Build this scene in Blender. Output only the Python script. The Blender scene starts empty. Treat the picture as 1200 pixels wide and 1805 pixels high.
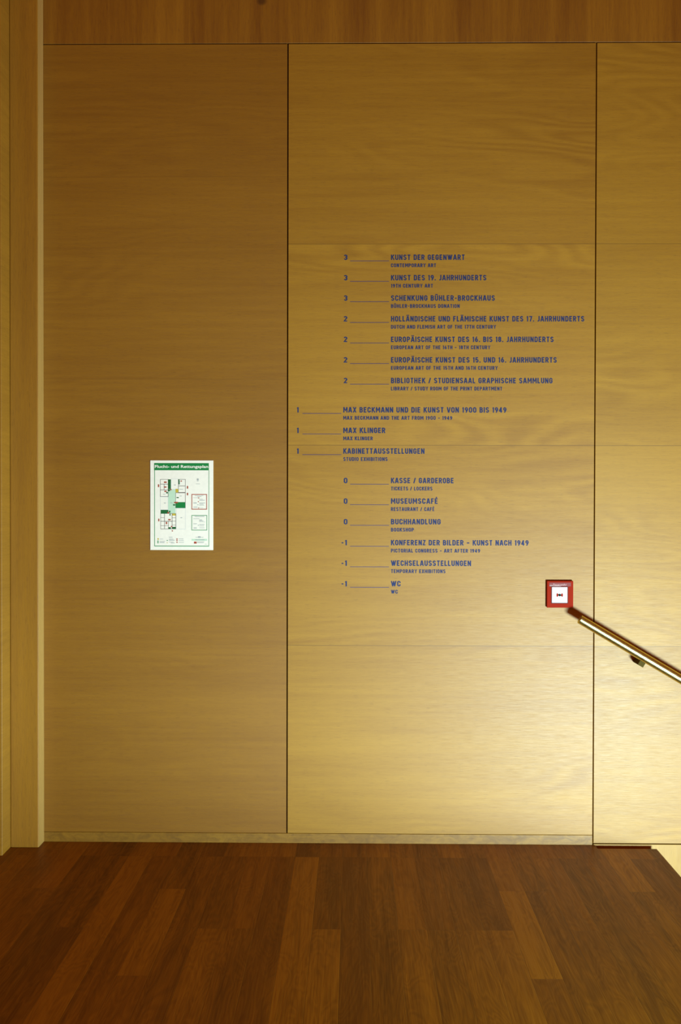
import bpy, bmesh, math
from mathutils import Vector, Matrix

C = bpy.context.scene.collection
S = bpy.context.scene
PI = math.pi

# ---------------------------------------------------------------- camera
CAM_H = 1.6249
YAW, PITCH, ROLL = -0.01293, -0.01147, 0.002014
FPX = 1870.0
fw = Vector((math.sin(YAW) * math.cos(PITCH), math.cos(YAW) * math.cos(PITCH), math.sin(PITCH)))
rt0 = Vector((math.cos(YAW), -math.sin(YAW), 0))
up0 = rt0.cross(fw)
RT = rt0 * math.cos(ROLL) + up0 * math.sin(ROLL)
UP = -rt0 * math.sin(ROLL) + up0 * math.cos(ROLL)
CAMPOS = Vector((0, -5.0, CAM_H))
cam = bpy.data.objects.new('camera', bpy.data.cameras.new('camera'))
C.objects.link(cam)
cam.matrix_world = Matrix(((RT.x, UP.x, -fw.x, CAMPOS.x), (RT.y, UP.y, -fw.y, CAMPOS.y),
                           (RT.z, UP.z, -fw.z, CAMPOS.z), (0, 0, 0, 1)))
cam.data.sensor_fit = 'VERTICAL'
cam.data.sensor_height = 36.0
cam.data.lens = 36.0 * FPX / 1805.0
cam.data.clip_start = 0.05
S.camera = cam

# ---------------------------------------------------------------- light and exposure
S.view_settings.view_transform = 'Standard'
S.view_settings.look = 'None'
S.view_settings.exposure = 0.0
S.view_settings.gamma = 1.0
S.view_settings.use_curve_mapping = False
world = bpy.data.worlds.new('world')
S.world = world
world.use_nodes = True
bg = world.node_tree.nodes['Background']
bg.inputs[0].default_value = (1.0, 0.25, 0.01, 1)
bg.inputs[1].default_value = 0.29


def area(name, loc, target, sx, sy, power, col):
    d = bpy.data.lights.new(name, 'AREA')
    d.shape = 'RECTANGLE'
    d.size, d.size_y = sx, sy
    d.energy = power
    d.color = col
    o = bpy.data.objects.new(name, d)
    C.objects.link(o)
    o.location = loc
    o.rotation_euler = (Vector(target) - Vector(loc)).to_track_quat('-Z', 'Y').to_euler()
    return o


area('stairwell_daylight', (1.9, -2.95, 0.07), (-0.5, 0, 0.3), 0.55, 0.36, 362, (0.56, 0.84, 1.0))


# ---------------------------------------------------------------- helpers
def pix_dir(px, py):
    return fw * FPX + RT * (px - 600.0) - UP * (py - 902.5)


def at(px, py, y=0.0):
    """point of the plane Y=y that shows at a pixel of the photograph"""
    d = pix_dir(px, py)
    return CAMPOS + d * ((y - CAMPOS.y) / d.y)


def at_floor(px, py, z=0.0):
    d = pix_dir(px, py)
    return CAMPOS + d * ((z - CAMPOS.z) / d.z)


def obj(name, bm, m, parent=None, bevel=0, seg=2, smooth=False):
    me = bpy.data.meshes.new(name)
    bmesh.ops.recalc_face_normals(bm, faces=bm.faces[:])
    bm.to_mesh(me)
    bm.free()
    me.materials.append(m)
    o = bpy.data.objects.new(name, me)
    C.objects.link(o)
    if smooth:
        for p in me.polygons:
            p.use_smooth = True
    if bevel:
        b = o.modifiers.new('bevel', 'BEVEL')
        b.width = bevel
        b.segments = seg
        b.limit_method = 'ANGLE'
    if parent is not None:
        o.parent = parent
        o.matrix_parent_inverse = Matrix.Translation(parent.location).inverted()
    return o


def box(bm, x0, x1, y0, y1, z0, z1):
    v = [bm.verts.new((x, y, z)) for x in (x0, x1) for y in (y0, y1) for z in (z0, z1)]
    for f in ((0, 1, 3, 2), (4, 6, 7, 5), (0, 4, 5, 1), (2, 3, 7, 6), (0, 2, 6, 4), (1, 5, 7, 3)):
        bm.faces.new([v[i] for i in f])


def nbox(*a):
    bm = bmesh.new()
    box(bm, *a)
    return bm


def prism(pts, z0, z1):
    bm = bmesh.new()
    a = [bm.verts.new((p[0], p[1], z0)) for p in pts]
    b = [bm.verts.new((p[0], p[1], z1)) for p in pts]
    bm.faces.new(a)
    bm.faces.new(b)
    for i in range(len(pts)):
        j = (i + 1) % len(pts)
        bm.faces.new((a[i], a[j], b[j], b[i]))
    return bm


def quad(bm, x0, x1, z0, z1, y):
    bm.faces.new([bm.verts.new(p) for p in ((x0, y, z0), (x1, y, z0), (x1, y, z1), (x0, y, z1))])


def thing(name, label, cat, loc, group=None):
    o = bpy.data.objects.new(name, None)
    o.empty_display_size = 0.05
    C.objects.link(o)
    o.location = loc
    o['label'] = label
    o['category'] = cat
    if group:
        o['group'] = group
    return o


def struct(o, label=None, cat=None):
    o['kind'] = 'structure'
    if label:
        o['label'] = label
    if cat:
        o['category'] = cat
    return o


# ---------------------------------------------------------------- materials
class NT:
    def __init__(self, name):
        self.m = bpy.data.materials.new(name)
        self.m.use_nodes = True
        self.t = self.m.node_tree
        self.b = self.t.nodes['Principled BSDF']
        self.pos = self.t.nodes.new('ShaderNodeNewGeometry').outputs['Position']

    def set(self, sock, v):
        if hasattr(v, 'is_linked') or isinstance(v, bpy.types.NodeSocket):
            self.t.links.new(v, sock)
        else:
            sock.default_value = v

    def math(self, op, a, b=0.0, c=None):
        n = self.t.nodes.new('ShaderNodeMath')
        n.operation = op
        self.set(n.inputs[0], a)
        self.set(n.inputs[1], b)
        if c is not None:
            self.set(n.inputs[2], c)
        return n.outputs[0]

    def sep(self, v):
        n = self.t.nodes.new('ShaderNodeSeparateXYZ')
        self.set(n.inputs[0], v)
        return n.outputs

    def com(self, x, y, z):
        n = self.t.nodes.new('ShaderNodeCombineXYZ')
        for i, v in enumerate((x, y, z)):
            self.set(n.inputs[i], v)
        return n.outputs[0]

    def noise(self, vec, scale=1.0, detail=3.0, rough=0.55, dist=0.0):
        n = self.t.nodes.new('ShaderNodeTexNoise')
        self.set(n.inputs['Vector'], vec)
        n.inputs['Scale'].default_value = scale
        n.inputs['Detail'].default_value = detail
        n.inputs['Roughness'].default_value = rough
        n.inputs['Distortion'].default_value = dist
        return n.outputs[0]

    def white(self, vec):
        n = self.t.nodes.new('ShaderNodeTexWhiteNoise')
        self.set(n.inputs['Vector'], vec)
        return n.outputs['Value']

    def rng(self, v, a, b, c, d):
        n = self.t.nodes.new('ShaderNodeMapRange')
        self.set(n.inputs[0], v)
        for i, x in enumerate((a, b, c, d)):
            self.set(n.inputs[i + 1], x)
        return n.outputs[0]

    def mix(self, f, a, b, blend='MIX'):
        n = self.t.nodes.new('ShaderNodeMix')
        n.data_type = 'RGBA'
        n.blend_type = blend
        self.set(n.inputs[0], f)
        self.set(n.inputs[6], a)
        self.set(n.inputs[7], b)
        return n.outputs[2]

    def mix_f(self, f, a, b):
        return self.math('ADD', self.math('MULTIPLY', a, self.math('SUBTRACT', 1.0, f)), self.math('MULTIPLY', b, f))

    def ramp(self, f, stops):
        n = self.t.nodes.new('ShaderNodeValToRGB')
        self.set(n.inputs[0], f)
        e = n.color_ramp.elements
        while len(e) < len(stops):
            e.new(0.5)
        for i, (p, c) in enumerate(stops):
            e[i].position = p
            e[i].color = (*c, 1)
        return n.outputs[0]

    def bump(self, h, dist, strength=1.0):
        n = self.t.nodes.new('ShaderNodeBump')
        self.set(n.inputs['Height'], h)
        n.inputs['Distance'].default_value = dist
        n.inputs['Strength'].default_value = strength
        self.t.links.new(n.outputs[0], self.b.inputs['Normal'])


def flat(name, col, rough=0.5, metal=0.0, spec=0.4):
    n = NT(name)
    k = n.noise(n.pos, 60, 2)
    n.set(n.b.inputs['Base Color'], n.mix(n.rng(k, 0.3, 0.7, 0, 1), (*[c * 0.95 for c in col], 1), (*col, 1)))
    n.b.inputs['Roughness'].default_value = rough
    n.b.inputs['Metallic'].default_value = metal
    n.b.inputs['Specular IOR Level'].default_value = spec
    return n.m


def veneer(name, dark, light, grain='x', seed=0.0, joint=None, figure=0.5, streak=0.0, rough=0.54, spec=0.55, knot=None, scuff=False):
    """oak veneer: long fibres along one axis, pores, figure and (joint) sheets one above the other"""
    n = NT(name)
    p = n.sep(n.pos)
    if grain == 'x':
        u, v, w = p[0], p[2], p[1]
    elif grain == 'y':
        u, v, w = p[1], p[2], p[0]
    elif grain == 'zy':
        u, v, w = p[2], p[1], p[0]
    else:
        u, v, w = p[2], p[0], p[1]
    u = n.math('ADD', u, seed * 3.7)
    sheet = None
    if joint:
        z0, step, depth = joint
        q = n.math('DIVIDE', n.math('SUBTRACT', v, z0), step)
        idx = n.math('FLOOR', q)
        sheet = n.white(n.com(idx, seed, 0.37))
        u = n.math('ADD', u, n.math('MULTIPLY', sheet, 9.0))
    su = lambda k: n.math('MULTIPLY', u, k)
    sv = lambda k: n.math('MULTIPLY', v, k)
    sw = n.math('MULTIPLY', w, 5.0)
    fine = n.noise(n.com(su(13), sv(300), sw), 1, 3, 0.65)
    mid = n.noise(n.com(su(2.0), sv(48), sw), 1, 4, 0.6, 0.3)
    band = n.noise(n.com(su(0.45), sv(7.0), sw), 1, 3, 0.55)
    cloud = n.noise(n.com(su(1.2), sv(2.2), sw), 1, 2, 0.5)
    fl = n.noise(n.com(su(0.55), sv(2.6), sw), 1, 2, 0.5, 0.2)
    rings = n.math('SINE', n.math('MULTIPLY', fl, 120.0))
    fmask = n.rng(n.noise(n.com(su(0.5), sv(1.9), n.math('ADD', sw, 17.0)), 1, 2), 0.47, 0.62, 0, 1)
    pores = n.noise(n.com(su(26), sv(520), sw), 1, 2, 0.5)
    f = n.math('ADD', n.math('MULTIPLY', fine, 0.42), n.math('MULTIPLY', mid, 0.42))
    f = n.math('ADD', f, n.math('MULTIPLY', band, 0.40 + streak))
    f = n.math('ADD', f, n.math('MULTIPLY', cloud, 0.16))
    f = n.math('SUBTRACT', f, 0.70 + streak * 0.5)
    f = n.math('MULTIPLY', f, 1.9)
    f = n.math('ADD', f, 0.5)
    f = n.math('ADD', f, n.math('MULTIPLY', n.math('MULTIPLY', rings, fmask), 0.16 * figure))
    if sheet is not None:
        f = n.math('ADD', f, n.math('MULTIPLY', n.math('SUBTRACT', sheet, 0.5), 0.28))
    col = n.ramp(f, [(0.0, dark), (1.0, light)])
    pm = n.rng(pores, 0.59, 0.71, 0, 0.38)
    col = n.mix(pm, col, (*[c * 0.45 for c in dark], 1))
    if joint:
        fr = n.math('FRACT', q)
        d = n.math('MINIMUM', fr, n.math('SUBTRACT', 1.0, fr))
        lm = n.rng(d, 0.0006, 0.0026, joint[2], 0.0)
        col = n.mix(lm, col, (*[c * 0.35 for c in dark], 1))
    if scuff:
        sc = n.noise(n.com(n.math('MULTIPLY', p[0], 14.0), n.math('MULTIPLY', p[2], 22.0), 0.0), 1, 4, 0.7, 1.2)
        col = n.mix(n.rng(sc, 0.36, 0.62, 0.75, 0.0), col, (0.17, 0.072, 0.003, 1))
    if knot:
        kx, kz, rx, rz = knot
        a = n.math('DIVIDE', n.math('SUBTRACT', p[0], kx), rx)
        b = n.math('DIVIDE', n.math('SUBTRACT', p[2], kz), rz)
        r2 = n.math('ADD', n.math('MULTIPLY', a, a), n.math('MULTIPLY', b, b))
        col = n.mix(n.rng(r2, 0.2, 1.3, 0.75, 0), col, (*[c * 0.3 for c in dark], 1))
    n.set(n.b.inputs['Base Color'], col)
    n.set(n.b.inputs['Roughness'], n.rng(fine, 0.3, 0.7, rough + 0.05, rough - 0.05))
    n.b.inputs['Specular IOR Level'].default_value = spec
    n.bump(n.math('SUBTRACT', fine, n.math('MULTIPLY', pm, 0.6)), 0.0005, 0.3)
    return n.m


Z_J1 = at(800, 785).z
J = (Z_J1, (at(800, 430).z - Z_J1), 0.55)
M = {}
M['oak_left'] = veneer('oak_veneer_dark_sheet', (0.225, 0.0855, 0.0021), (0.325, 0.1377, 0.0049), 'x', 1.3, (Z_J1 + 0.31, 0.95, 0.15), 0.5)
M['oak_mid'] = veneer('oak_veneer_middle_sheet', (0.275, 0.1140, 0.0031), (0.405, 0.1900, 0.0084), 'x', 4.1, J, 1.2)
M['oak_right'] = veneer('oak_veneer_pale_sheet', (0.285, 0.1235, 0.0037), (0.415, 0.1995, 0.0095), 'x', 7.7, J, 1.1)
kp = at(461, 2)
M['oak_frieze'] = veneer('oak_veneer_upright_grain', (0.175, 0.0540, 0.0006), (0.345, 0.1400, 0.0045), 'z', 2.9, None, 0.1, 0.45,
                         knot=(kp.x, kp.z, 0.024, 0.020))
M['oak_stair'] = veneer('oak_veneer_stair_panel', (0.300, 0.1377, 0.0056), (0.420, 0.2090, 0.0123), 'z', 5.2, None, 0.1)
M['oak_post'] = veneer('solid_oak_post', (0.270, 0.1092, 0.0042), (0.400, 0.1757, 0.0091), 'z', 8.4, None, 0.2, 0.1)
M['oak_return'] = veneer('oak_veneer_side_wall', (0.280, 0.1187, 0.0042), (0.420, 0.1900, 0.0098), 'y', 3.3, None, 0.4)
M['oak_base'] = veneer('scuffed_oak_baseboard', (0.200, 0.0808, 0.0014), (0.400, 0.1900, 0.0105), 'x', 6.6, None, 1.0, scuff=True)
M['oak_lit'] = veneer('lit_oak_post_side', (0.44, 0.235, 0.045), (0.58, 0.33, 0.075), 'zy', 9.1, None, 0.1)  # paler oak tone with the light on the post's side painted in
M['gap'] = flat('shadow_gap_board', (0.10, 0.035, 0.002), 0.9, 0, 0.1)


def parquet():
    n = NT('dark_oak_parquet')
    p = n.sep(n.pos)
    PW, PL = 0.1085, 0.81
    qx = n.math('DIVIDE', n.math('ADD', p[0], 0.0475), PW)
    ix = n.math('FLOOR', qx)
    qy0 = n.math('DIVIDE', n.math('ADD', p[1], 0.195), PL)
    # some strips run on past a joint: half of them are laid half a length further along
    sh = n.math('MULTIPLY', n.math('GREATER_THAN', n.white(n.com(ix, 3.1, 0.2)), 0.72), 0.5)
    qy = n.math('ADD', qy0, sh)
    iy = n.math('FLOOR', qy)
    iy = n.mix_f(n.math('GREATER_THAN', n.white(n.com(ix, 8.3, 1.2)), 0.5), iy, n.math('FLOOR', n.math('MULTIPLY', iy, 0.5)))
    r1 = n.white(n.com(ix, iy, 0.13))
    r2 = n.white(n.com(ix, iy, 5.71))
    off = n.math('MULTIPLY', r2, 40.0)
    u = n.math('ADD', p[1], off)
    x = p[0]
    fine = n.noise(n.com(n.math('MULTIPLY', x, 190), n.math('MULTIPLY', u, 5), off), 1, 3, 0.6)
    mid = n.noise(n.com(n.math('MULTIPLY', x, 26), n.math('MULTIPLY', u, 1.6), off), 1, 3, 0.6, 0.4)
    fl = n.noise(n.com(n.math('MULTIPLY', x, 11), n.math('MULTIPLY', u, 1.9), off), 1, 2, 0.5, 0.5)
    rings = n.math('SINE', n.math('MULTIPLY', fl, 95.0))
    f = n.math('ADD', n.math('MULTIPLY', n.math('SUBTRACT', fine, 0.5), 0.55), n.math('MULTIPLY', n.math('SUBTRACT', mid, 0.5), 1.5))
    f = n.math('ADD', f, n.math('MULTIPLY', rings, 0.11))
    f = n.math('ADD', f, n.math('MULTIPLY', n.math('SUBTRACT', r1, 0.5), 0.72))
    f = n.math('ADD', f, 0.5)
    col = n.ramp(f, [(0.0, (0.115, 0.038, 0.0005)), (0.5, (0.210, 0.078, 0.0010)), (1.0, (0.32, 0.130, 0.0025))])
    col = n.mix(n.math('MULTIPLY', n.white(n.com(ix, iy, 9.2)), 0.35), col, (0.20, 0.060, 0.001, 1))
    fx = n.math('FRACT', qx)
    fy = n.math('FRACT', qy)
    dx = n.math('MULTIPLY', n.math('MINIMUM', fx, n.math('SUBTRACT', 1.0, fx)), PW)
    dy = n.math('MULTIPLY', n.math('MINIMUM', fy, n.math('SUBTRACT', 1.0, fy)), PL)
    d = n.math('MINIMUM', dx, dy)
    gap = n.rng(d, 0.0003, 0.0014, 0.32, 0.0)
    col = n.mix(gap, col, (0.035, 0.011, 0.0006, 1))
    # dusty, worn patch by the post
    wx = n.math('DIVIDE', n.math('ADD', p[0], 1.52), 0.22)
    wy = n.math('DIVIDE', n.math('ADD', p[1], 0.34), 0.36)
    wr = n.math('ADD', n.math('MULTIPLY', wx, wx), n.math('MULTIPLY', wy, wy))
    wn = n.noise(n.com(n.math('MULTIPLY', p[0], 40), n.math('MULTIPLY', p[1], 14), 0.0), 1, 3)
    dust = n.math('MULTIPLY', n.rng(wr, 0.1, 1.2, 0.55, 0), n.rng(wn, 0.35, 0.65, 0.1, 1))
    col = n.mix(dust, col, (0.16, 0.075, 0.014, 1))
    n.set(n.b.inputs['Base Color'], col)
    n.set(n.b.inputs['Roughness'], n.rng(fine, 0.3, 0.7, 0.50, 0.40))
    n.b.inputs['Specular IOR Level'].default_value = 0.12
    n.bump(n.math('SUBTRACT', fine, n.math('MULTIPLY', gap, 2.0)), 0.0006, 0.5)
    return n.m


M['parquet'] = parquet()
M['blue'] = flat('blue_lettering_film', (0.021, 0.031, 0.090), 0.65, 0, 0.2)
M['blue_line'] = flat('blue_rule_film', (0.055, 0.040, 0.10), 0.5, 0, 0.4)
M['paper'] = flat('white_sign_board', (0.95, 0.84, 0.64), 0.45, 0, 0.4)
M['green'] = flat('green_print', (0.004, 0.20, 0.035), 0.5)
M['green_line'] = flat('green_frame_print', (0.10, 0.30, 0.12), 0.5)
M['green_dark'] = flat('dark_green_print', (0.01, 0.12, 0.025), 0.5)
M['green_pale'] = flat('pale_green_print', (0.55, 0.70, 0.45), 0.5)
M['yellow'] = flat('ochre_print', (0.60, 0.42, 0.04), 0.5)
M['ink'] = flat('dark_grey_print', (0.12, 0.10, 0.08), 0.5)
M['grey'] = flat('grey_print', (0.42, 0.42, 0.36), 0.5)
M['grey_pale'] = flat('pale_grey_print', (0.70, 0.69, 0.60), 0.5)
M['redp'] = flat('red_print', (0.42, 0.07, 0.03), 0.5)
M['red'] = flat('red_alarm_plastic', (0.27, 0.013, 0.0015), 0.65, 0, 0.06)
M['red_dark'] = flat('dark_red_alarm_rim', (0.10, 0.013, 0.003), 0.6, 0, 0.2)
M['white'] = flat('white_call_plate', (0.86, 0.86, 0.82), 0.35, 0, 0.5)
M['plate'] = flat('pink_grey_name_plate', (0.22, 0.055, 0.045), 0.6, 0, 0.1)
M['plate_text'] = flat('white_plate_print', (0.50, 0.30, 0.26), 0.6, 0, 0.1)
M['black'] = flat('black_button', (0.015, 0.022, 0.012), 0.8, 0, 0.05)


def metal():
    n = NT('brushed_brass_toned_steel')
    p = n.sep(n.pos)
    k = n.noise(n.com(n.math('MULTIPLY', p[0], 8), n.math('MULTIPLY', p[1], 300), n.math('MULTIPLY', p[2], 300)), 1, 2)
    n.set(n.b.inputs['Base Color'], n.mix(k, (0.50, 0.42, 0.13, 1), (0.62, 0.54, 0.22, 1)))
    n.b.inputs['Metallic'].default_value = 1.0
    n.set(n.b.inputs['Roughness'], n.rng(k, 0.3, 0.7, 0.24, 0.32))
    return n.m


M['steel'] = metal()
M['steel_dull'] = flat('dull_brass_toned_steel', (0.070, 0.042, 0.007), 0.8, 0.0, 0.08)

# ---------------------------------------------------------------- the setting
XL, XA, XB = -1.4718, -0.3155, 1.1286
ZT, ZB, ZR = 3.7666, 0.0460, 0.0059
G = 0.0030                                    # half of a shadow gap
T = 0.018                                     # panel thickness
TOP = 4.75
XR = 3.6

back = struct(obj('wall_back', nbox(-2.6, XR, T, T + 0.12, -1.7, TOP), M['gap']),
              'back wall clad in horizontally grained oak veneer panels with thin dark joints', 'wall')


def panel(name, x0, x1, z0, z1, m, label):
    o = obj(name, nbox(x0, x1, 0.0, T - 0.0005, z0, z1), m, back, 0.0008, 1)
    o['label'] = label
    return o


panel('wall_panel', XL - 0.10, XA - G, ZB + 0.001, ZT - G, M['oak_left'], 'darker narrow oak panel behind the escape plan')
panel('wall_panel', XA + G, XB - G, ZB + 0.001, ZT - G, M['oak_mid'], 'wide oak panel behind the blue lettering')
panel('wall_panel', XB + G * 0.8, XR, ZR + 0.0025, ZT - G, M['oak_right'], 'pale oak panel above the stair')
panel('frieze_panel', XL - 0.10, XR, ZT + G * 0.5, TOP, M['oak_frieze'], 'oak panel with upright grain across the top')
panel('stair_panel', XB + G, XR, -1.7, ZR - 0.0025, M['oak_stair'], 'oak panel with upright grain below floor level')

base = struct(obj('baseboard_back', nbox(XL - 0.02, XB - G, -0.002, T - 0.0005, 0.0, ZB), M['oak_base'], None, 0.0012, 1),
              'low scuffed oak baseboard flush with the back wall', 'baseboard')

# post at the left end and the side wall that comes towards us from it
YP = -0.090
xpr = at(67, 760, YP).x
xpl = at(17.5, 760, YP).x
post = struct(obj('pillar', nbox(xpl, xpr, YP, -0.0005, 0.0, TOP), M['oak_post'], None, 0.004, 3),
              'oak post at the left end of the back wall', 'pillar')
lit_face = obj('lit_side_face', nbox(xpr - 0.0045, xpr + 0.0002, YP + 0.0035, -0.0006, 0.001, TOP), M['oak_lit'], post, 0.001, 2)  # thin added skin: brightness from the right-hand light put into its colour
lit_face['label'] = 'right side face of the post, light painted in as paler oak'
YE = -0.205
side = struct(obj('wall_left', nbox(xpl - 0.9, xpl - 0.0008, YE, 0.0, 0.0, TOP), M['oak_return'], None, 0.0015, 1),
              'short oak veneered side wall beside the post', 'wall')

# landing floor with its slot along the wall beside the stair
xs = at_floor(1051, 1492.5).x
ys = at_floor(1100, 1496).y
xe = at_floor(1157, 1496).x
floor = struct(obj('floor', prism([(-4.0, -7.0), (xe, -7.0), (xe, ys), (xs, ys), (xs, -0.0005), (-4.0, -0.0005)], -0.10, 0.0), M['parquet'], None, 0.0012, 1),
               'dark oak strip parquet floor of the landing', 'floor')
# flight going down along the wall
bm = bmesh.new()
for i in range(7):
    z1 = -0.17 * (i + 1)
    box(bm, xe + 0.002 + 0.28 * i, xe + 0.002 + 0.28 * (i + 1) + 0.03, -2.4, ys, z1 - 0.17, z1)
struct(obj('floor_stair_flight', bm, M['parquet'], None), 'dark oak stair flight leading down along the back wall', 'stairs')

# ---------------------------------------------------------------- stroke lettering
TK = 0.19


def arc(cx, cy, rx, ry, a0, a1, k=7):
    return [(cx + rx * math.cos(math.radians(a0 + (a1 - a0) * i / k)), cy + ry * math.sin(math.radians(a0 + (a1 - a0) * i / k))) for i in range(k + 1)]


def glyph(c, t):
    """strokes (centre lines) of a condensed grotesque capital with height 1, its width, closed flags"""
    H = 1.0 - t
    W = 0.56 - t
    r = min(W / 2, 0.22)
    o = t / 2
    S_ = []

    def add(p, closed=False):
        S_.append(([(a + o, b + o) for a, b in p], closed))

    def stadium(W=W, r=r):
        return (arc(W - r, H - r, r, r, 0, 90) + arc(r, H - r, r, r, 90, 180) + arc(r, r, r, r, 180, 270) + arc(W - r, r, r, r, 270, 360))

    e = t / 2
    w = W
    if c in 'AÄ':
        w = 0.62 - t
        add([(-0.02, -e), (w / 2 - 0.03, H + e)])
        add([(w + 0.02, -e), (w / 2 + 0.03, H + e)])
        add([(w * 0.18, H * 0.24), (w * 0.82, H * 0.24)])
    elif c == 'B':
        add([(W * 0.5, H), (0, H), (0, 0), (W * 0.5, 0)] + arc(W - r, H * 0.25, r, H * 0.27, -70, 80) + [(W * 0.4, H * 0.52)])
        add([(0, H * 0.52), (W * 0.5, H * 0.52)] + arc(W - r * 1.1, H * 0.76, r, H * 0.24, -80, 90) + [(W * 0.4, H)])
    elif c == 'C':
        add([(W, H * 0.66)] + arc(W - r, H - r, r, r, 0, 90) + arc(r, H - r, r, r, 90, 180) + arc(r, r, r, r, 180, 270) + arc(W - r, r, r, r, 270, 360) + [(W, H * 0.34)])
    elif c == 'D':
        add([(0, 0), (0, H)] + arc(W - r, H - r, r, r, 90, 0) + arc(W - r, r, r, r, 0, -90), True)
    elif c in 'EÉ':
        w = 0.50 - t
        add([(w + e * 0.6, H), (0, H), (0, 0), (w + e * 0.6, 0)])
        add([(0, H * 0.51), (w + 0.02, H * 0.51)])
    elif c == 'F':
        w = 0.48 - t
        add([(w + e * 0.6, H), (0, H), (0, -e)])
        add([(0, H * 0.50), (w + 0.02, H * 0.50)])
    elif c == 'G':
        add([(W, H * 0.68)] + arc(W - r, H - r, r, r, 0, 90) + arc(r, H - r, r, r, 90, 180) + arc(r, r, r, r, 180, 270) + arc(W - r, r, r, r, 270, 360) + [(W, H * 0.47), (W * 0.5, H * 0.47)])
    elif c == 'H':
        add([(0, -e), (0, H + e)])
        add([(W, -e), (W, H + e)])
        add([(0, H * 0.5), (W, H * 0.5)])
    elif c == 'I':
        w = 0.0
        add([(0, -e), (0, H + e)])
    elif c == 'J':
        w = 0.42 - t
        add([(-0.03, 0.0), (w - r * 0.9, 0.0)] + arc(w - r * 0.8, r * 0.8, r * 0.8, r * 0.8, 280, 360) + [(w, H + e)])
    elif c == 'K':
        w = 0.58 - t
        add([(0, -e), (0, H + e)])
        add([(w + 0.02, H + e), (0.04, H * 0.40)])
        add([(w * 0.34, H * 0.60), (w + 0.05, -e)])
    elif c == 'L':
        w = 0.46 - t
        add([(0, H + e), (0, 0), (w + e * 0.6, 0)])
    elif c == 'M':
        w = 0.72 - t
        add([(0, -e), (0, H + e * 0.4)])
        add([(w, -e), (w, H + e * 0.4)])
        add([(0.01, H + e), (w / 2, H * 0.30), (w - 0.01, H + e)])
    elif c == 'N':
        w = 0.58 - t
        add([(0, -e), (0, H + e)])
        add([(w, -e), (w, H + e)])
        add([(0.01, H + e * 0.6), (w - 0.01, -e * 0.6)])
    elif c in 'OÖ0':
        add(stadium(), True)
    elif c == 'P':
        add([(0, -e), (0, H)] + arc(W - r, H * 0.73, r, H * 0.27, 90, -90) + [(e, H * 0.46)])
    elif c == 'R':
        add([(0, -e), (0, H)] + arc(W - r, H * 0.74, r, H * 0.26, 90, -90) + [(e, H * 0.48)])
        add([(W * 0.5, H * 0.48), (W + 0.02, -e)])
    elif c == 'S':
        add(arc(W / 2, H * 0.755, W / 2, H * 0.245, 12, 240) + arc(W / 2, H * 0.245, W / 2, H * 0.255, 60, -168))
    elif c == 'T':
        w = 0.54 - t
        add([(-e * 0.6, H), (w + e * 0.6, H)])
        add([(w / 2, -e), (w / 2, H)])
    elif c in 'UÜ':
        add([(0, H + e)] + arc(r, r, r, r, 180, 270) + arc(W - r, r, r, r, 270, 360) + [(W, H + e)])
    elif c == 'V':
        w = 0.60 - t
        add([(-0.02, H + e), (w / 2 - 0.02, -e)])
        add([(w + 0.02, H + e), (w / 2 + 0.02, -e)])
    elif c == 'W':
        w = 0.86 - t
        add([(-0.02, H + e), (w * 0.27, -e * 0.8)])
        add([(w * 0.27, -e * 0.8), (w * 0.5, H + e * 0.6)])
        add([(w * 0.5, H + e * 0.6), (w * 0.73, -e * 0.8)])
        add([(w * 0.73, -e * 0.8), (w + 0.02, H + e)])
    elif c == 'X':
        w = 0.58 - t
        add([(-0.02, -e), (w + 0.02, H + e)])
        add([(-0.02, H + e), (w + 0.02, -e)])
    elif c == 'Y':
        w = 0.60 - t
        add([(-0.03, H + e), (w / 2, H * 0.46), (w + 0.03, H + e)])
        add([(w / 2, H * 0.48), (w / 2, -e)])
    elif c == 'Z':
        w = 0.50 - t
        add([(-e * 0.5, H), (w, H), (0, 0), (w + e * 0.6, 0)])
    elif c == '1':
        w = 0.30 - t
        add([(w, -e), (w, H + e * 0.9)])
        add([(w, H * 0.96), (-0.03, H * 0.80)])
    elif c == '2':
        add(arc(W / 2, H - W / 2, W / 2, W / 2, 170, -35) + [(0, 0), (W + e * 0.6, 0)])
    elif c == '3':
        add(arc(W / 2, H * 0.755, W / 2, H * 0.245, 165, -80) + [(W * 0.38, H * 0.51)])
        add([(W * 0.38, H * 0.51)] + arc(W / 2, H * 0.255, W / 2, H * 0.255, 85, -165))
    elif c == '4':
        add([(W * 0.72, -e), (W * 0.72, H + e)])
        add([(W * 0.70, H + e * 0.6), (-0.02, H * 0.24)])
        add([(-0.08, H * 0.22), (W + 0.06, H * 0.22)])
    elif c == '5':
        add([(W, H), (0.03, H), (0, H * 0.50)] + arc(W / 2, H * 0.30, W / 2, H * 0.30, 130, -160))
    elif c == '6':
        add(arc(W / 2, H * 0.29, W / 2, H * 0.29, 0, 360)[:-1], True)
        add([(0, H * 0.3), (0.0, H * 0.45), (W * 0.66, H + e)])
    elif c == '7':
        add([(-e * 0.5, H), (W, H), (W * 0.36, -e)])
    elif c == '8':
        add(arc(W / 2, H * 0.27, W / 2, H * 0.27, 0, 360)[:-1], True)
        add(arc(W / 2, H * 0.77, W / 2 * 0.92, H * 0.23, 0, 360)[:-1], True)
    elif c == '9':
        add(arc(W / 2, H * 0.71, W / 2, H * 0.29, 0, 360)[:-1], True)
        add([(W, H * 0.7), (W, H * 0.55), (W * 0.34, -e)])
    elif c == '.':
        w = 0.0
        add([(0, -e), (0, e)])
    elif c == '-':
        w = 0.40 - t
        add([(-e * 0.3, H * 0.45), (w + e * 0.3, H * 0.45)])
    elif c == '–':
        w = 0.50 - t
        add([(-e * 0.5, H * 0.45), (w + e * 0.5, H * 0.45)])
    elif c == '/':
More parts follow.
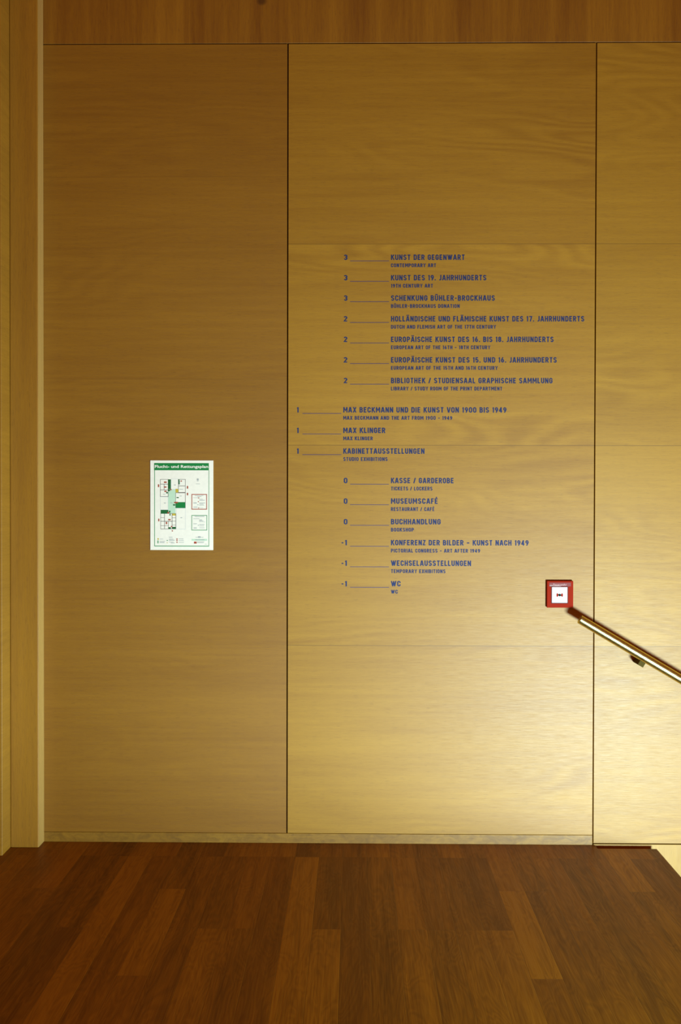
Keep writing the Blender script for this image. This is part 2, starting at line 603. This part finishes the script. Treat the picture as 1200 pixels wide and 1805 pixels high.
        w = 0.42 - t
        add([(-0.02, -e), (w + 0.02, H + e)])
    if c in 'ÄÖÜ':
        for q in (0.22, 0.78):
            add([(w * q - t * 0.0, H + t * 0.85), (w * q, H + t * 1.75)])
    if c == 'É':
        add([(w * 0.35, H + t * 0.9), (w * 0.75, H + t * 1.9)])
    return S_, w + t


def ribbon(bm, pts, closed, t, fx, fz, y):
    """flat band of width t along pts; fx, fz map glyph units to the wall"""
    n = len(pts)
    P = [Vector(p) for p in pts]
    Q = [P[0]]
    for p in P[1:]:
        if (p - Q[-1]).length > 1e-5:
            Q.append(p)
    P = Q
    n = len(P)
    L, Rr = [], []
    for i in range(n):
        a = P[i - 1] if (i > 0 or closed) else None
        b = P[(i + 1) % n] if (i < n - 1 or closed) else None
        d1 = (P[i] - a).normalized() if a is not None else None
        d2 = (b - P[i]).normalized() if b is not None else None
        if d1 is None:
            d1 = d2
        if d2 is None:
            d2 = d1
        n1 = Vector((-d1.y, d1.x))
        n2 = Vector((-d2.y, d2.x))
        m = n1 + n2
        m = m.normalized() if m.length > 1e-4 else n1
        k = min(1.6, 1.0 / max(0.3, m.dot(n1)))
        L.append(P[i] + m * (t / 2 * k))
        Rr.append(P[i] - m * (t / 2 * k))
    vl = [bm.verts.new((fx(p.x), y, fz(p.y))) for p in L]
    vr = [bm.verts.new((fx(p.x), y, fz(p.y))) for p in Rr]
    for i in range(n if closed else n - 1):
        j = (i + 1) % n
        bm.faces.new((vl[i], vl[j], vr[j], vr[i]))


def lettering(text, x0, x1, z0, cap, y=-0.0006, t=TK, slope=0.0):
    """one line of capitals between x0 and x1 standing on z0; the letter spacing fills the measured width"""
    bm = bmesh.new()
    gl = [(c, *(glyph(c, t) if c != ' ' else ([], 0.26))) for c in text]
    tot = sum(g[2] for g in gl)
    sx = cap
    if len(text) > 1:
        tr = ((x1 - x0) / cap - tot) / (len(text) - 1)
        lim = 0.14
        if tr > lim or tr < 0.06:
            tr = max(0.06, min(lim, tr))
            sx = (x1 - x0) / (tot + tr * (len(text) - 1))
    else:
        tr = 0
        sx = (x1 - x0) / tot
    px = 0.0
    k = 0
    for c, st, w in gl:
        for pts, closed in st:
            zz = z0 + slope * px * sx
            k = (k + 1) % 7
            ribbon(bm, pts, closed, t, lambda u, px=px: x0 + (px + u) * sx, lambda v, zz=zz: zz + v * cap, y - 0.00006 * k)
        px += w + tr
    return bm


ROWS = [
    # number, title, subtitle, x0, title x1, subtitle x1, baseline, label
    ('3', 'KUNST DER GEGENWART', 'CONTEMPORARY ART', 689, 819, 768.5, 458.4, 'blue wall lettering reading 3 KUNST DER GEGENWART, topmost line of the directory'),
    ('3', 'KUNST DES 19. JAHRHUNDERTS', '19TH CENTURY ART', 689, 857, 763, 494.4, 'blue wall lettering reading 3 KUNST DES 19. JAHRHUNDERTS'),
    ('3', 'SCHENKUNG BÜHLER-BROCKHAUS', 'BÜHLER-BROCKHAUS DONATION', 689, 872, 810, 530.2, 'blue wall lettering of the SCHENKUNG line, last of the floor 3 entries'),
    ('2', 'HOLLÄNDISCHE UND FLÄMISCHE KUNST DES 17. JAHRHUNDERTS', 'DUTCH AND FLEMISH ART OF THE 17TH CENTURY', 689, 1029.5, 874, 566.8, 'longest blue directory line, about Dutch and Flemish art on floor 2'),
    ('2', 'EUROPÄISCHE KUNST DES 16. BIS 18. JAHRHUNDERTS', 'EUROPEAN ART OF THE 16TH – 18TH CENTURY', 689, 975.5, 864, 603.0, 'blue wall lettering on European art of the 16th to 18th century'),
    ('2', 'EUROPÄISCHE KUNST DES 15. UND 16. JAHRHUNDERTS', 'EUROPEAN ART OF THE 15TH AND 16TH CENTURY', 689, 981, 877, 639.2, 'blue wall lettering on European art of the 15th and 16th century'),
    ('2', 'BIBLIOTHEK / STUDIENSAAL GRAPHISCHE SAMMLUNG', 'LIBRARY / STUDY ROOM OF THE PRINT DEPARTMENT', 689, 973.5, 885, 675.6, 'blue wall lettering on the library and print study room'),
    ('1', 'MAX BECKMANN UND DIE KUNST VON 1900 BIS 1949', 'MAX BECKMANN AND THE ART FROM 1900 – 1949', 605, 892.5, 797, 727.2, 'blue wall lettering on art from 1900 to 1949, longest of the floor 1 lines'),
    ('1', 'MAX KLINGER', 'MAX KLINGER', 605, 679, 657, 763.4, 'shortest of the three blue floor 1 directory lines, above KABINETTAUSSTELLUNGEN'),
    ('1', 'KABINETTAUSSTELLUNGEN', 'STUDIO EXHIBITIONS', 605, 748, 683, 799.8, 'blue wall lettering reading 1 KABINETTAUSSTELLUNGEN'),
    ('0', 'KASSE / GARDEROBE', 'TICKETS / LOCKERS', 689, 799.5, 762, 851.8, 'blue wall lettering reading 0 KASSE / GARDEROBE'),
    ('0', 'MUSEUMSCAFÉ', 'RESTAURANT / CAFÉ', 689, 771.5, 765.5, 888.0, 'blue wall lettering reading 0 MUSEUMSCAFÉ'),
    ('0', 'BUCHHANDLUNG', 'BOOKSHOP', 689, 776.5, 729.5, 924.3, 'blue wall lettering reading 0 BUCHHANDLUNG'),
    ('-1', 'KONFERENZ DER BILDER – KUNST NACH 1949', 'PICTORIAL CONGRESS – ART AFTER 1949', 689, 931.5, 846, 961.2, 'blue wall lettering reading -1 KONFERENZ DER BILDER, art after 1949'),
    ('-1', 'WECHSELAUSSTELLUNGEN', 'TEMPORARY EXHIBITIONS', 689, 830, 785, 997.4, 'blue wall lettering reading -1 WECHSELAUSSTELLUNGEN'),
    ('-1', 'WC', 'WC', 689, 706, 701, 1033.6, 'blue wall lettering reading -1 WC, lowest line of the directory'),
]
for num, ti, su, px0, px1, sx1, by, lab in ROWS:
    a, b = at(px0, by), at(px1, by)
    r = thing('directory_entry', lab, 'wall lettering', (a.x, 0, a.z), 'lines of the museum directory')
    cap = a.z - at(px0, by + 9.5).z
    obj('title_text', lettering(ti, a.x, b.x, a.z, cap), M['blue'], r)
    s0, s1 = at(px0, by + 12.7), at(sx1, by + 12.7)
    obj('subtitle_text', lettering(su, s0.x, s1.x, s0.z, cap * 0.69, t=0.19), M['blue'], r)
    nx = {'3': (605.8, 612.4), '2': (605.6, 612.2), '1': (522.9, 526.3), '0': (605.8, 612.3), '-1': (601.2, 611.2)}[num]
    n0, n1 = at(nx[0], by), at(nx[1], by)
    obj('floor_number', lettering(num, n0.x, n1.x, n0.z, cap, t=0.19), M['blue'], r)
    l0, l1 = at(px0 - 72, by + 1.6), at(px0 - 3.5, by + 1.6)
    bm = bmesh.new()
    quad(bm, l0.x, l1.x, l0.z - 0.0012, l0.z + 0.0012, -0.0006)
    obj('leader_line', bm, M['blue_line'], r)

# ---------------------------------------------------------------- escape plan
Zs = 1200.0 / 140.0


def zp(u, v, y=-0.004):
    return at(250 + u / Zs, 790 + v / Zs, y)


p0, p1 = zp(126, 1538), zp(1078, 185)
plan = thing('escape_plan', 'white escape plan sheet with green frame on the darker oak panel', 'sign', (p0.x, 0, p0.z))
YF = -0.004
obj('sign_board', nbox(p0.x, p1.x, YF, -0.0003, p0.z, p1.z), M['paper'], plan, 0.0006, 1)


def rects(name, L, m, parent=plan, lift=0.0004):
    bm = bmesh.new()
    for i, (u0, v0, u1, v1) in enumerate(L):
        a, b = zp(u0, v1), zp(u1, v0)
        quad(bm, a.x, b.x, a.z, b.z, YF - lift - 0.00002 * (i % 9))
    return obj(name, bm, m, parent)


def each(name, L, m, parent=plan, lift=0.0004):
    for q in L:
        rects(name, [q], m, parent, lift)


def frame(u0, v0, u1, v1, t):
    return [(u0, v0, u1, v0 + t), (u0, v1 - t, u1, v1), (u0, v0 + t, u0 + t, v1 - t), (u1 - t, v0 + t, u1, v1 - t)]


def textobj(name, body, x0, x1, z0, cap, y, m, parent, bold=0.0):
    cu = bpy.data.curves.new(name, 'FONT')
    cu.body = body
    cu.size = 1.0
    cu.offset = bold
    cu.resolution_u = 3
    tmp = bpy.data.objects.new(name, cu)
    C.objects.link(tmp)
    bpy.context.view_layer.update()
    dg = bpy.context.evaluated_depsgraph_get()
    me = bpy.data.meshes.new_from_object(tmp.evaluated_get(dg))
    bpy.data.objects.remove(tmp)
    vs = [v.co for v in me.vertices]
    mx0, mx1 = min(v.x for v in vs), max(v.x for v in vs)
    sx = (x1 - x0) / (mx1 - mx0)
    for v in me.vertices:
        v.co = Vector((x0 + (v.co.x - mx0) * sx, y, z0 + v.co.y * cap / 0.729))
    me.materials.clear()
    me.materials.append(m)
    o = bpy.data.objects.new(name, me)
    C.objects.link(o)
    if parent:
        o.parent = parent
        o.matrix_parent_inverse = Matrix.Translation(parent.location).inverted()
    return o


banner = rects('title_banner', [(185, 226, 1012, 333)], M['green'])
banner['label'] = 'green title strip'
tb0, tb1 = zp(196, 297), zp(1002, 297)
textobj('banner_text', 'Flucht- und Rettungsplan', tb0.x, tb1.x, tb0.z, zp(0, 253).z - tb0.z, YF - 0.0008, M['paper'], banner, 0.022)
rects('green_frame', [(188, 333, 198, 1474), (1008, 333, 1017, 1474), (188, 1474, 1017, 1484)], M['green_line'])
rects('corridor_area', [(395, 620, 508, 985)], M['green_pale'])['label'] = 'pale green escape corridor'
for fr_ in (frame(440, 462, 552, 622, 4), frame(278, 734, 398, 932, 4), frame(518, 905, 662, 1225, 4)):
    rects('void_outline', fr_, M['grey_pale'])
wl = frame(277, 470, 400, 734, 5) + [(277, 540, 400, 546), (277, 628, 400, 634), (334, 540, 340, 630)]
wl += frame(550, 470, 660, 672, 5) + [(550, 568, 660, 574)] + frame(508, 673, 660, 905, 5)
wl += frame(282, 985, 516, 1223, 5) + [(340, 990, 346, 1220), (282, 1102, 460, 1109), (454, 985, 460, 1223), (400, 1105, 405, 1220),
                                     (282, 1048, 340, 1052), (282, 1170, 400, 1174), (456, 1050, 514, 1054), (456, 1100, 514, 1104), (456, 1160, 514, 1164)]
rects('room_walls', wl, M['ink'], lift=0.0006)
rects('stair_area', [(395, 472, 438, 618)], M['green_dark'], lift=0.0008)
rects('stair_area', [(512, 816, 656, 902)], M['green'], lift=0.0008)
rects('stair_area', [(285, 933, 400, 990)], M['green_dark'], lift=0.0008)
rects('stair_area', [(460, 1190, 514, 1218)], M['green_dark'], lift=0.0008)
rects('lift_area', [(510, 616, 550, 670)], M['yellow'], lift=0.0008)
rects('lift_area', [(460, 988, 510, 1018)], M['yellow'], lift=0.0008)
each('escape_arrow', [(395, 622, 425, 650), (370, 662, 392, 684), (472, 848, 505, 868), (410, 945, 432, 975), (420, 990, 434, 1020), (400, 1195, 440, 1218),
                       (525, 740, 558, 754), (556, 490, 572, 548), (552, 470, 568, 490)], M['green_dark'], lift=0.0010)
each('fire_symbol', [(336, 505, 376, 526), (338, 580, 372, 598), (342, 644, 374, 662), (428, 616, 448, 636), (488, 812, 545, 832), (245, 548, 263, 588),
                      (682, 572, 700, 612), (682, 676, 700, 712), (385, 965, 412, 988), (400, 1072, 436, 1090), (364, 1115, 384, 1148), (250, 1066, 265, 1106),
                      (442, 1176, 462, 1194), (454, 1242, 470, 1258), (586, 490, 606, 506)], M['redp'], lift=0.0012)
each('room_caption', [(334, 824, 362, 834), (486, 552, 514, 562), (584, 1046, 610, 1056), (572, 720, 602, 727), (320, 694, 356, 700), (428, 822, 464, 830),
                       (568, 618, 620, 624), (832, 460, 858, 486), (836, 492, 856, 500), (816, 538, 880, 543)], M['grey'], lift=0.0008)
nb = rects('notice_box', frame(750, 694, 984, 928, 11), M['redp'])
nb['label'] = 'red bordered notice'
rects('notice_text', [(800, 714, 930, 720), (840, 730, 900, 736), (778, 746, 850, 751), (868, 768, 920, 774), (868, 784, 950, 792), (868, 824, 958, 832), (868, 842, 930, 848),
                      (868, 858, 940, 864), (780, 822, 830, 834), (780, 886, 838, 896), (868, 898, 930, 902), (836, 850, 856, 860)], M['grey'], nb)
each('notice_icon', [(848, 746, 868, 758), (846, 802, 862, 814), (848, 898, 866, 908)], M['redp'], nb)
ng = rects('notice_box', frame(750, 1012, 986, 1242, 9), M['green_line'])
ng['label'] = 'green bordered notice'
rects('notice_text', [(800, 1028, 945, 1036), (778, 1062, 870, 1068), (868, 1080, 910, 1090), (868, 1096, 930, 1104), (868, 1112, 960, 1116), (778, 1138, 832, 1146),
                      (868, 1150, 945, 1158), (868, 1172, 940, 1178), (784, 1200, 830, 1212), (868, 1200, 945, 1206), (846, 1158, 862, 1170)], M['grey'], ng)
rects('legend_text', [(410, 1342, 464, 1350), (270, 1370, 322, 1376), (270, 1404, 350, 1410), (270, 1420, 342, 1430), (410, 1370, 478, 1378), (410, 1386, 494, 1396),
                      (410, 1416, 478, 1422), (440, 1428, 496, 1436), (556, 1368, 628, 1375), (556, 1392, 632, 1398), (556, 1420, 636, 1426)], M['grey'])
each('legend_symbol', [(236, 1394, 252, 1438), (374, 1388, 394, 1400)], M['green_line'])
each('legend_symbol', [(236, 1360, 256, 1384), (376, 1424, 390, 1434)], M['yellow'])
each('legend_symbol', [(522, 1364, 540, 1380), (522, 1386, 540, 1402), (522, 1414, 540, 1430)], M['redp'])
rects('imprint_strip', [(752, 1372, 985, 1398)], M['green_pale'])
rects('imprint_text', [(812, 1344, 930, 1350), (850, 1332, 888, 1356), (808, 1381, 946, 1390), (836, 1412, 945, 1418), (836, 1426, 935, 1432), (950, 1448, 982, 1452)], M['grey'], lift=0.0008)
rects('imprint_mark', [(788, 1412, 828, 1442)], M['redp'], lift=0.0008)['label'] = 'small dark red square'

# ---------------------------------------------------------------- fire alarm call point
YA = -0.016
a0, a1 = at(963.6, 1071.2, YA), at(1010.4, 1024.0, YA)
alarm = thing('fire_alarm_call_point', 'red square fire alarm call point above the end of the handrail', 'fire alarm', (a0.x, 0, a0.z))
mid = ((a0.x + a1.x) / 2, (a0.z + a1.z) / 2)
obj('back_box', nbox(a0.x + 0.001, a1.x - 0.001, -0.008, -0.0004, a0.z + 0.001, a1.z - 0.001), M['red_dark'], alarm, 0.002, 2)
obj('cover', nbox(a0.x, a1.x, YA, -0.0075, a0.z, a1.z), M['red'], alarm, 0.003, 3)


def aq(u, v, y):                               # pixels of the close crop (110 px wide shown at 1200)
    return at(950 + u * 110 / 1200, 1010 + v * 110 / 1200, y)


w0, w1 = aq(248, 570, YA), aq(541, 276, YA)
bm = bmesh.new()
for (x0, x1, z0, z1) in ((w0.x - 0.004, w1.x + 0.004, w1.z, w1.z + 0.004), (w0.x - 0.004, w1.x + 0.004, w0.z - 0.004, w0.z),
                         (w0.x - 0.004, w0.x, w0.z, w1.z), (w1.x, w1.x + 0.004, w0.z, w1.z)):
    box(bm, x0, x1, YA - 0.0015, YA + 0.001, z0, z1)
obj('window_surround', bm, M['red_dark'], alarm)
wp = obj('call_plate', nbox(w0.x, w1.x, YA - 0.001, YA + 0.001, w0.z, w1.z), M['white'], alarm)
YS = YA - 0.0014


def disc(bm, cx, cz, rx, rz, y, a0=0, a1=360, k=24):
    ring = [bm.verts.new((cx + rx * math.cos(math.radians(a0 + (a1 - a0) * i / k)), y, cz + rz * math.sin(math.radians(a0 + (a1 - a0) * i / k))))
            for i in range(k if a1 - a0 >= 360 else k + 1)]
    bm.faces.new(ring)


c = aq(395, 425, YS)
u = aq(395 + 100, 425, YS).x - c.x             # 100 crop pixels in metres
bm = bmesh.new()
bmesh.ops.create_cone(bm, cap_ends=True, segments=28, radius1=u * 0.27, radius2=u * 0.24, depth=0.003,
                      matrix=Matrix.Translation((c.x, YS - 0.001, c.z)) @ Matrix.Rotation(PI / 2, 4, 'X'))
obj('push_button', bm, M['black'], wp, smooth=False)
for s in (-1, 1):
    bm = bmesh.new()
    outer = [(s * u * 0.65 * math.cos(math.radians(q)), u * 0.72 * math.sin(math.radians(q))) for q in range(-36, 37, 6)]
    inner = [(s * u * 0.28 * math.cos(math.radians(q)), u * 0.30 * math.sin(math.radians(q))) for q in range(36, -37, -6)]
    bm.faces.new([bm.verts.new((c.x + x, YS, c.z + z)) for x, z in outer + inner])
    obj('sound_wave', bm, M['red'], wp)
bm = bmesh.new()
k0, k1 = aq(285, 323, YS), aq(510, 316, YS)
quad(bm, k0.x, k1.x, k0.z, k1.z, YS)
obj('plate_print', bm, M['grey_pale'], wp)
bm = bmesh.new()
k0, k1 = aq(400, 534, YS), aq(480, 530, YS)
quad(bm, k0.x, k1.x, k0.z, k1.z, YS)
obj('plate_print', bm, M['grey_pale'], wp)
bm = bmesh.new()
kc = aq(396, 343, YS)
disc(bm, kc.x, kc.z, u * 0.08, u * 0.07, YS)
obj('keyhole', bm, M['ink'], wp)
n0, n1 = aq(196, 256, YA), aq(610, 186, YA)
npl = obj('name_plate', nbox(n0.x, n1.x, YA - 0.0008, YA + 0.001, n0.z, n1.z), M['plate'], alarm)
t0, t1 = aq(272, 242, YA), aq(530, 242, YA)
textobj('plate_text', 'Feuerwehr', t0.x, t1.x, t0.z, aq(0, 202, YA).z - t0.z, YA - 0.0012, M['plate_text'], npl, 0.012)
bm = bmesh.new()
for (u0, v0, u1, v1) in ((200, 232, 262, 252), (200, 246, 420, 255)):
    q0, q1 = aq(u0, v1, YA), aq(u1, v0, YA)
    quad(bm, q0.x, q1.x, q0.z, q1.z, YA - 0.0012)
obj('plate_edge', bm, M['plate_text'], npl)

# ---------------------------------------------------------------- handrail
YR = -0.105
RR = 0.0205
e0 = at(1021.5, 1091.5, YR)
e1 = at(1200, 1197.5, YR)
d = (e1 - e0).normalized()
e2 = e0 + d * 2.45
up = Vector((0, -1, 0)).cross(d)
if up.z < 0:
    up = -up
rail = thing('handrail', 'brass-toned round handrail sloping down along the back wall beside the stair', 'handrail', (e0.x, 0, e0.z))


def tube(bm, a, b, r, k=40, cham=0.0):
    ax = (b - a).normalized()
    n1 = Vector((0, -1, 0))
    n2 = ax.cross(n1)
    L = (b - a).length
    prof = [(0, r * 0.86), (0, r - cham), (cham, r), (L - cham, r), (L, r - cham)] if cham else [(0, r), (L, r)]
    rings = []
    for s, rr in prof:
        rings.append([bm.verts.new(a + ax * s + (n1 * math.cos(2 * PI * i / k) + n2 * math.sin(2 * PI * i / k)) * rr) for i in range(k)])
    for p, q in zip(rings, rings[1:]):
        for i in range(k):
            bm.faces.new((p[i], p[(i + 1) % k], q[(i + 1) % k], q[i]))
    bm.faces.new(rings[0])
    bm.faces.new(rings[-1])


bm = bmesh.new()
tube(bm, e0, e2, RR, 48, 0.0015)
tb = obj('rail_tube', bm, M['steel'], rail, smooth=True)
es = tb.modifiers.new('edge', 'EDGE_SPLIT')
es.split_angle = math.radians(40)


def bracket(px, py):
    ctr = at(px, py, -0.10)
    s = (ctr - e0).dot(d)
    mid_ = e0 + d * s
    bm = bmesh.new()
    hw = 0.0145

    def ob(c0, du, dv, y0, y1):
        vs = [bm.verts.new(Vector((0, y, 0)) + Vector((c0.x, 0, c0.z)) + d * a + up * b) for a in (-du, du) for b in (-dv, dv) for y in (y0, y1)]
        for f in ((0, 1, 3, 2), (4, 6, 7, 5), (0, 4, 5, 1), (2, 3, 7, 6), (0, 2, 6, 4), (1, 5, 7, 3)):
            bm.faces.new([vs[i] for i in f])
    ob(mid_ - up * 0.030, hw, 0.013, -0.088, -0.0004)      # arm to the wall below the tube
    return obj('wall_bracket', bm, M['steel_dull'], rail, 0.002, 2)


bracket(1132, 1171)
bracket(1132 + 420, 1171 + 248)
